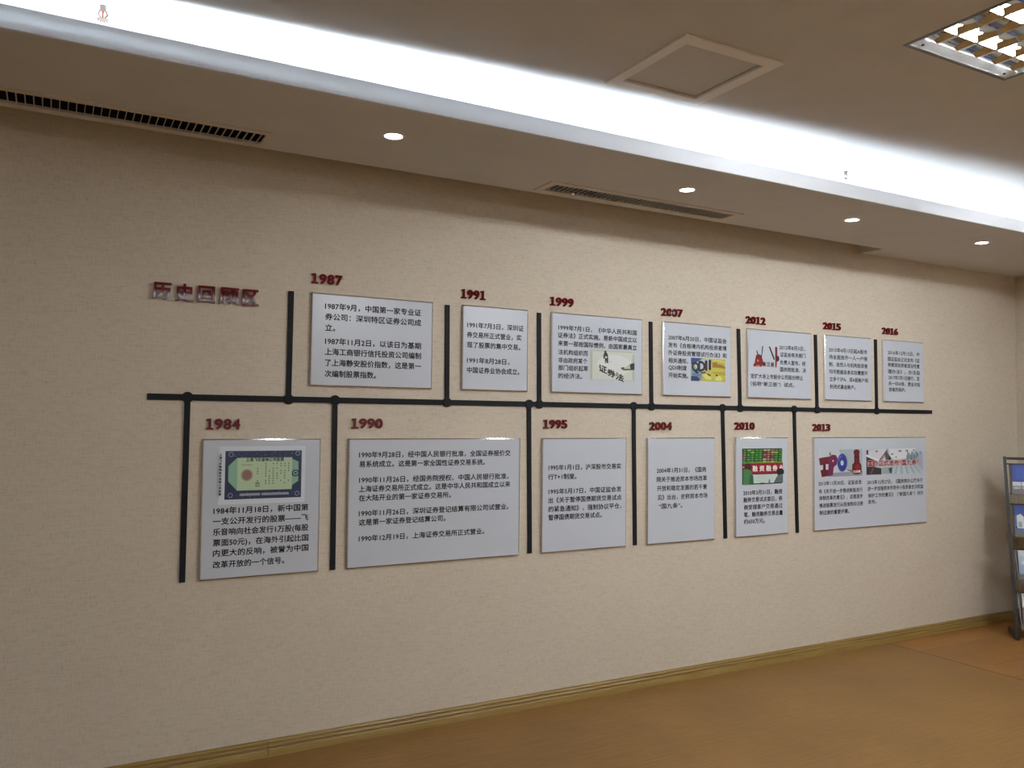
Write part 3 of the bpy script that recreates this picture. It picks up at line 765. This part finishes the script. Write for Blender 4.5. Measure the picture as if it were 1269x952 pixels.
def vent(v, fr, label):
    x0, x1, y0, y1 = v; a0, a1, b0, b1 = fr
    t = thing('air_vent', label, 'air vent', ((x0 + x1) / 2, (y0 + y1) / 2, ZS), 'air vents in the soffit')
    bm = bmesh.new(); slab(bm, a0, a1, b0, b1, ZS - .005, ZS + .001, [(x0 + .004, x1 - .004, y0 + .004, y1 - .004)])
    obj('frame', bm, M_VENT, t)
    bm = bmesh.new(); n = int((x1 - x0) / .0262)
    for k in range(n):
        xx = x0 + .006 + (k + .5) * (x1 - x0 - .012) / n
        prism(bm, [(xx - .0012, ZS - .0042), (xx + .0012, ZS - .0042), (xx + .0018, ZS + .004), (xx - .0002, ZS + .004)], y0 + .001, y1 - .001, 'y')
    obj('slats', bm, M_SLAT, t)
    bm = bmesh.new()
    box(bm, x0 - .006, x1 + .006, y0 - .006, y1 + .006, ZS + .075, ZS + .079)
    for s, xx in ((-1, x0), (1, x1)): box(bm, min(xx, xx + s * .004), max(xx, xx + s * .004), y0, y1, ZS + TH + .0005, ZS + .076)
    for s, yy in ((-1, y0), (1, y1)): box(bm, x0, x1, min(yy, yy + s * .004), max(yy, yy + s * .004), ZS + TH + .0005, ZS + .076)
    obj('duct', bm, M_DARK, t)
vent(VENTS[0], (-.486, .702, 3.158, 3.345), 'long slatted air vent at the upper left running out of the frame')
vent(VENTS[1], (1.935, 3.098, 3.160, 3.322), 'slatted air vent in the soffit right of centre, above the 1999 panel')

t = thing('access_hatch', 'square access hatch in the ceiling with a pale raised frame and recessed panel', 'ceiling hatch', (1.948, 2.24, ZC))
bm = bmesh.new(); slab(bm, 1.732, 2.165, 2.021, 2.462, ZC - .007, ZC + .001, [(HATCH[0] + .001, HATCH[1] - .001, HATCH[2] + .001, HATCH[3] - .001)]); 
obj('frame', bm, M_WHITE, t)
bm = bmesh.new(); box(bm, HATCH[0] + .006, HATCH[1] - .006, HATCH[2] + .006, HATCH[3] - .006, ZC + .004, ZC + .016); obj('panel', bm, M_CEIL, t)
bm = bmesh.new(); box(bm, HATCH[0], HATCH[1], HATCH[2], HATCH[3], ZC + .03, ZC + .034); obj('backing', bm, M_DARK, t)

def sprinkler(x, y, label):
    t = thing('sprinkler_head', label, 'sprinkler', (x, y, ZC), 'fire sprinkler heads')
    bm = bmesh.new(); lathe(bm, [(.003, ZC + .0005), (.034, ZC + .0005), (.034, ZC - .003), (.022, ZC - .010), (.012, ZC - .011), (.003, ZC - .011)], x, y, seg=28, close=True); obj('escutcheon', bm, M_WHITE, t, smooth=True)
    bm = bmesh.new(); cyl(bm, (x, y, ZC - .009), (x, y, ZC - .028), .010, .008, seg=16)
    for s in (-1, 1):
        bar3(bm, (x + s * .008, y, ZC - .026), (x + s * .013, y, ZC - .040), .003, .004, (0, 1, 0)); bar3(bm, (x + s * .013, y, ZC - .039), (x, y, ZC - .054), .003, .004, (0, 1, 0))
    obj('body', bm, M_BRASS, t)
    bm = bmesh.new(); cyl(bm, (x, y, ZC - .027), (x, y, ZC - .051), .0025, seg=12); obj('bulb', bm, mat('red_glass_bulb', (.45, .01, .02), .1), t)
    bm = bmesh.new(); cyl(bm, (x, y, ZC - .053), (x, y, ZC - .055), .014, seg=24)
    for k in range(10):
        a = k * math.pi / 5; bar3(bm, (x + .012 * math.cos(a), y + .012 * math.sin(a), ZC - .054), (x + .019 * math.cos(a), y + .019 * math.sin(a), ZC - .0545), .004, .0015, (-math.sin(a), math.cos(a), 0))
    obj('deflector', bm, M_BRASS, t)
sprinkler(.097, 2.735, 'small sprinkler head in the glowing cove at the upper left edge')
sprinkler(3.35, 2.735, 'small sprinkler head in the glowing cove right of the access hatch')

# ================================================================== brochure rack in the corner
FX, FY = 5.506, 3.186                       # foot of its left post
U = Vector((.63, -.776, 0)).normalized(); Vb = Vector((.776, .63, 0)).normalized()   # along its width, towards the corner
RW = .62; RH = 1.175; LEAN = .17; SPL = .034
def rk(s, d, z):
    """point of the rack: s metres across from the left foot, d behind the front line, at height z (the front leans back, the posts splay)"""
    q = z / RH
    s2 = s + (-SPL * q) * (1 - 2 * s / RW)
    return Vector((FX, FY, 0)) + U * s2 + Vb * (d + LEAN * q) + Vector((0, 0, z))
t = thing('brochure_rack', 'dark steel leaning brochure rack with four tiers standing in the right corner', 'brochure rack', (FX, FY, 0))
for s in (0, RW):
    bm = bmesh.new(); bar3(bm, rk(s, 0, .004), rk(s, 0, RH), .017, .017, U); obj('post', bm, M_RACK, t)
    bm = bmesh.new(); bar3(bm, rk(s, -.012, .012), rk(s, 0, 0) * 1.0 + Vb * .27 + Vector((0, 0, .012)), .024, .024, U); obj('foot', bm, M_RACK, t)
bm = bmesh.new(); bar3(bm, rk(-.004, 0, RH - .012), rk(RW + .004, 0, RH - .012), .017, .017, (0, 0, 1)); obj('top_rail', bm, M_RACK, t)
TIERS = [(.930, 1.130), (.655, .865), (.385, .575), (.075, .300)]
def quad(bm, P, mi=0): bm.faces.new([bm.verts.new(p) for p in P]).material_index = mi
def plate(bm, p0, p1, p2, p3, n, th, mi=0):
    """thick plate on the four points, thickness th along n"""
    n = Vector(n).normalized() * th
    A = [bm.verts.new(Vector(p)) for p in (p0, p1, p2, p3)]; Bv = [bm.verts.new(Vector(p) + n) for p in (p0, p1, p2, p3)]
    fs = [bm.faces.new(A), bm.faces.new(Bv)] + [bm.faces.new((A[i], A[(i + 1) % 4], Bv[(i + 1) % 4], Bv[i])) for i in range(4)]
    for f in fs: f.material_index = mi
for za, zb in TIERS:
    bm = bmesh.new(); s0, s1 = .022, RW - .022
    plate(bm, rk(s0, .02, za), rk(s1, .02, za), rk(s1, .02, zb), rk(s0, .02, zb), Vb, .003)              # back plate
    plate(bm, rk(s0, -.035, za), rk(s1, -.035, za), rk(s1, .02, za), rk(s0, .02, za), (0, 0, 1), .003)      # floor of the pocket
    plate(bm, rk(s0, -.038, za), rk(s1, -.038, za), rk(s1, -.038, za + .035), rk(s0, -.038, za + .035), Vb, .003)   # front lip
    for s in (s0, s1): plate(bm, rk(s, -.037, za), rk(s, .02, za), rk(s, .02, zb - .03), rk(s, -.037, za + .04), U, .003)
    tier = obj('tier', bm, M_PERSPEX, t)
    bm = bmesh.new(); bar3(bm, rk(s0 - .012, .012, zb - .004), rk(s1 + .012, .012, zb - .004), .008, .008, (0, 0, 1)); bar3(bm, rk(s0 - .012, -.03, za), rk(s1 + .012, -.03, za), .007, .007, (0, 0, 1)); obj('wire', bm, M_RACK, tier)

def brochure(tier, s0, s1, layers, label):
    za, zb = TIERS[tier]; d = -.006; zt = zb - .008; zl = za + .005
    mats = [mat('paper_edge', (.7, .7, .7), .6)]; bm = bmesh.new()
    n = (rk(0, 0, 1) - rk(0, 0, 0)).cross(U).normalized()
    if n.dot(Vb) < 0: n = -n
    plate(bm, rk(s0, d, zl), rk(s1, d, zl), rk(s1, d, zt), rk(s0, d, zt), n, .006)
    for k, (c, pts) in enumerate(layers):
        m = ink(c)
        if m not in mats: mats.append(m)
        quad_ = [rk(s0 + p[0] * (s1 - s0), d, zl + p[1] * (zt - zl)) - n * (.0004 + .00008 * k) for p in pts]
        f = bm.faces.new([bm.verts.new(q) for q in quad_]); f.material_index = mats.index(m); f.normal_update()
        if f.normal.dot(n) > 0: f.normal_flip()
    o = obj('brochure', bm, mats, recalc=False)
    o['label'] = label; o['category'] = 'brochure'; o['group'] = 'brochures in the rack'
    return o
blue = (.02, .05, .30); paper = (.68, .70, .74)
L1 = [(blue, B_(0, 0, 1, 1)), ((.03, .08, .38), B_(.1, .5, .9, .92)), (paper, B_(0, .02, 1, .40)), ((.32, .33, .36), B_(0, .02, 1, .27)), (blue, B_(0, .40, 1, .44))]
L1 += [((.03, .03, .04), B_(.22 * k - .006, .02, .22 * k + .008, .40)) for k in range(1, 5)] + [((.5, .52, .55), B_(.04 + .22 * k, .10, .16 + .22 * k, .2)) for k in range(4)]
L2 = [((.03, .06, .28), B_(0, 0, 1, 1)), ((.10, .18, .40), B_(0, .30, 1, .66)), ((.08, .14, .26), B_(0, 0, 1, .22))]
L2 += [((.62, .68, .70), [(u, .24), (u + .17, .24), (u + .17, .62), (u + .10, .72), (u, .66)]) for u in (.05, .28, .52, .76)] + [((.30, .38, .36), B_(u + .03, .28, u + .12, .46)) for u in (.05, .28, .52, .76)]
L3 = [((.36, .50, .70), B_(0, 0, 1, 1)), ((.62, .67, .74), B_(0, .78, 1, 1)), ((.48, .58, .72), B_(0, .5, 1, .78)), ((.70, .73, .78), E_(.35, .55, .28, .13)), ((.03, .05, .10), B_(0, 0, 1, .13)), ((.66, .66, .66), B_(0, .97, 1, 1))]
L4 = [((.66, .65, .66), B_(0, 0, 1, 1)), ((.30, .10, .13), B_(0, .22, 1, .60)), ((.10, .08, .10), B_(0, 0, 1, .22)), ((.10, .10, .12), B_(.03, .93, .5, .96)), ((.15, .14, .16), B_(.08, .72, .16, .80)), ((.15, .14, .16), B_(.24, .70, .30, .80))]
brochure(0, .032, .245, L1, 'blue brochure with a white strip at its foot on the topmost rack tier')
brochure(1, .032, .245, L2, 'dark blue brochure with pale towers printed on it, second rack tier from the top')
brochure(2, .036, .248, L3, 'pale sky-blue brochure on the third rack tier from the top')
brochure(3, .040, .252, L4, 'white brochure with a mauve lower half on the lowest rack tier')
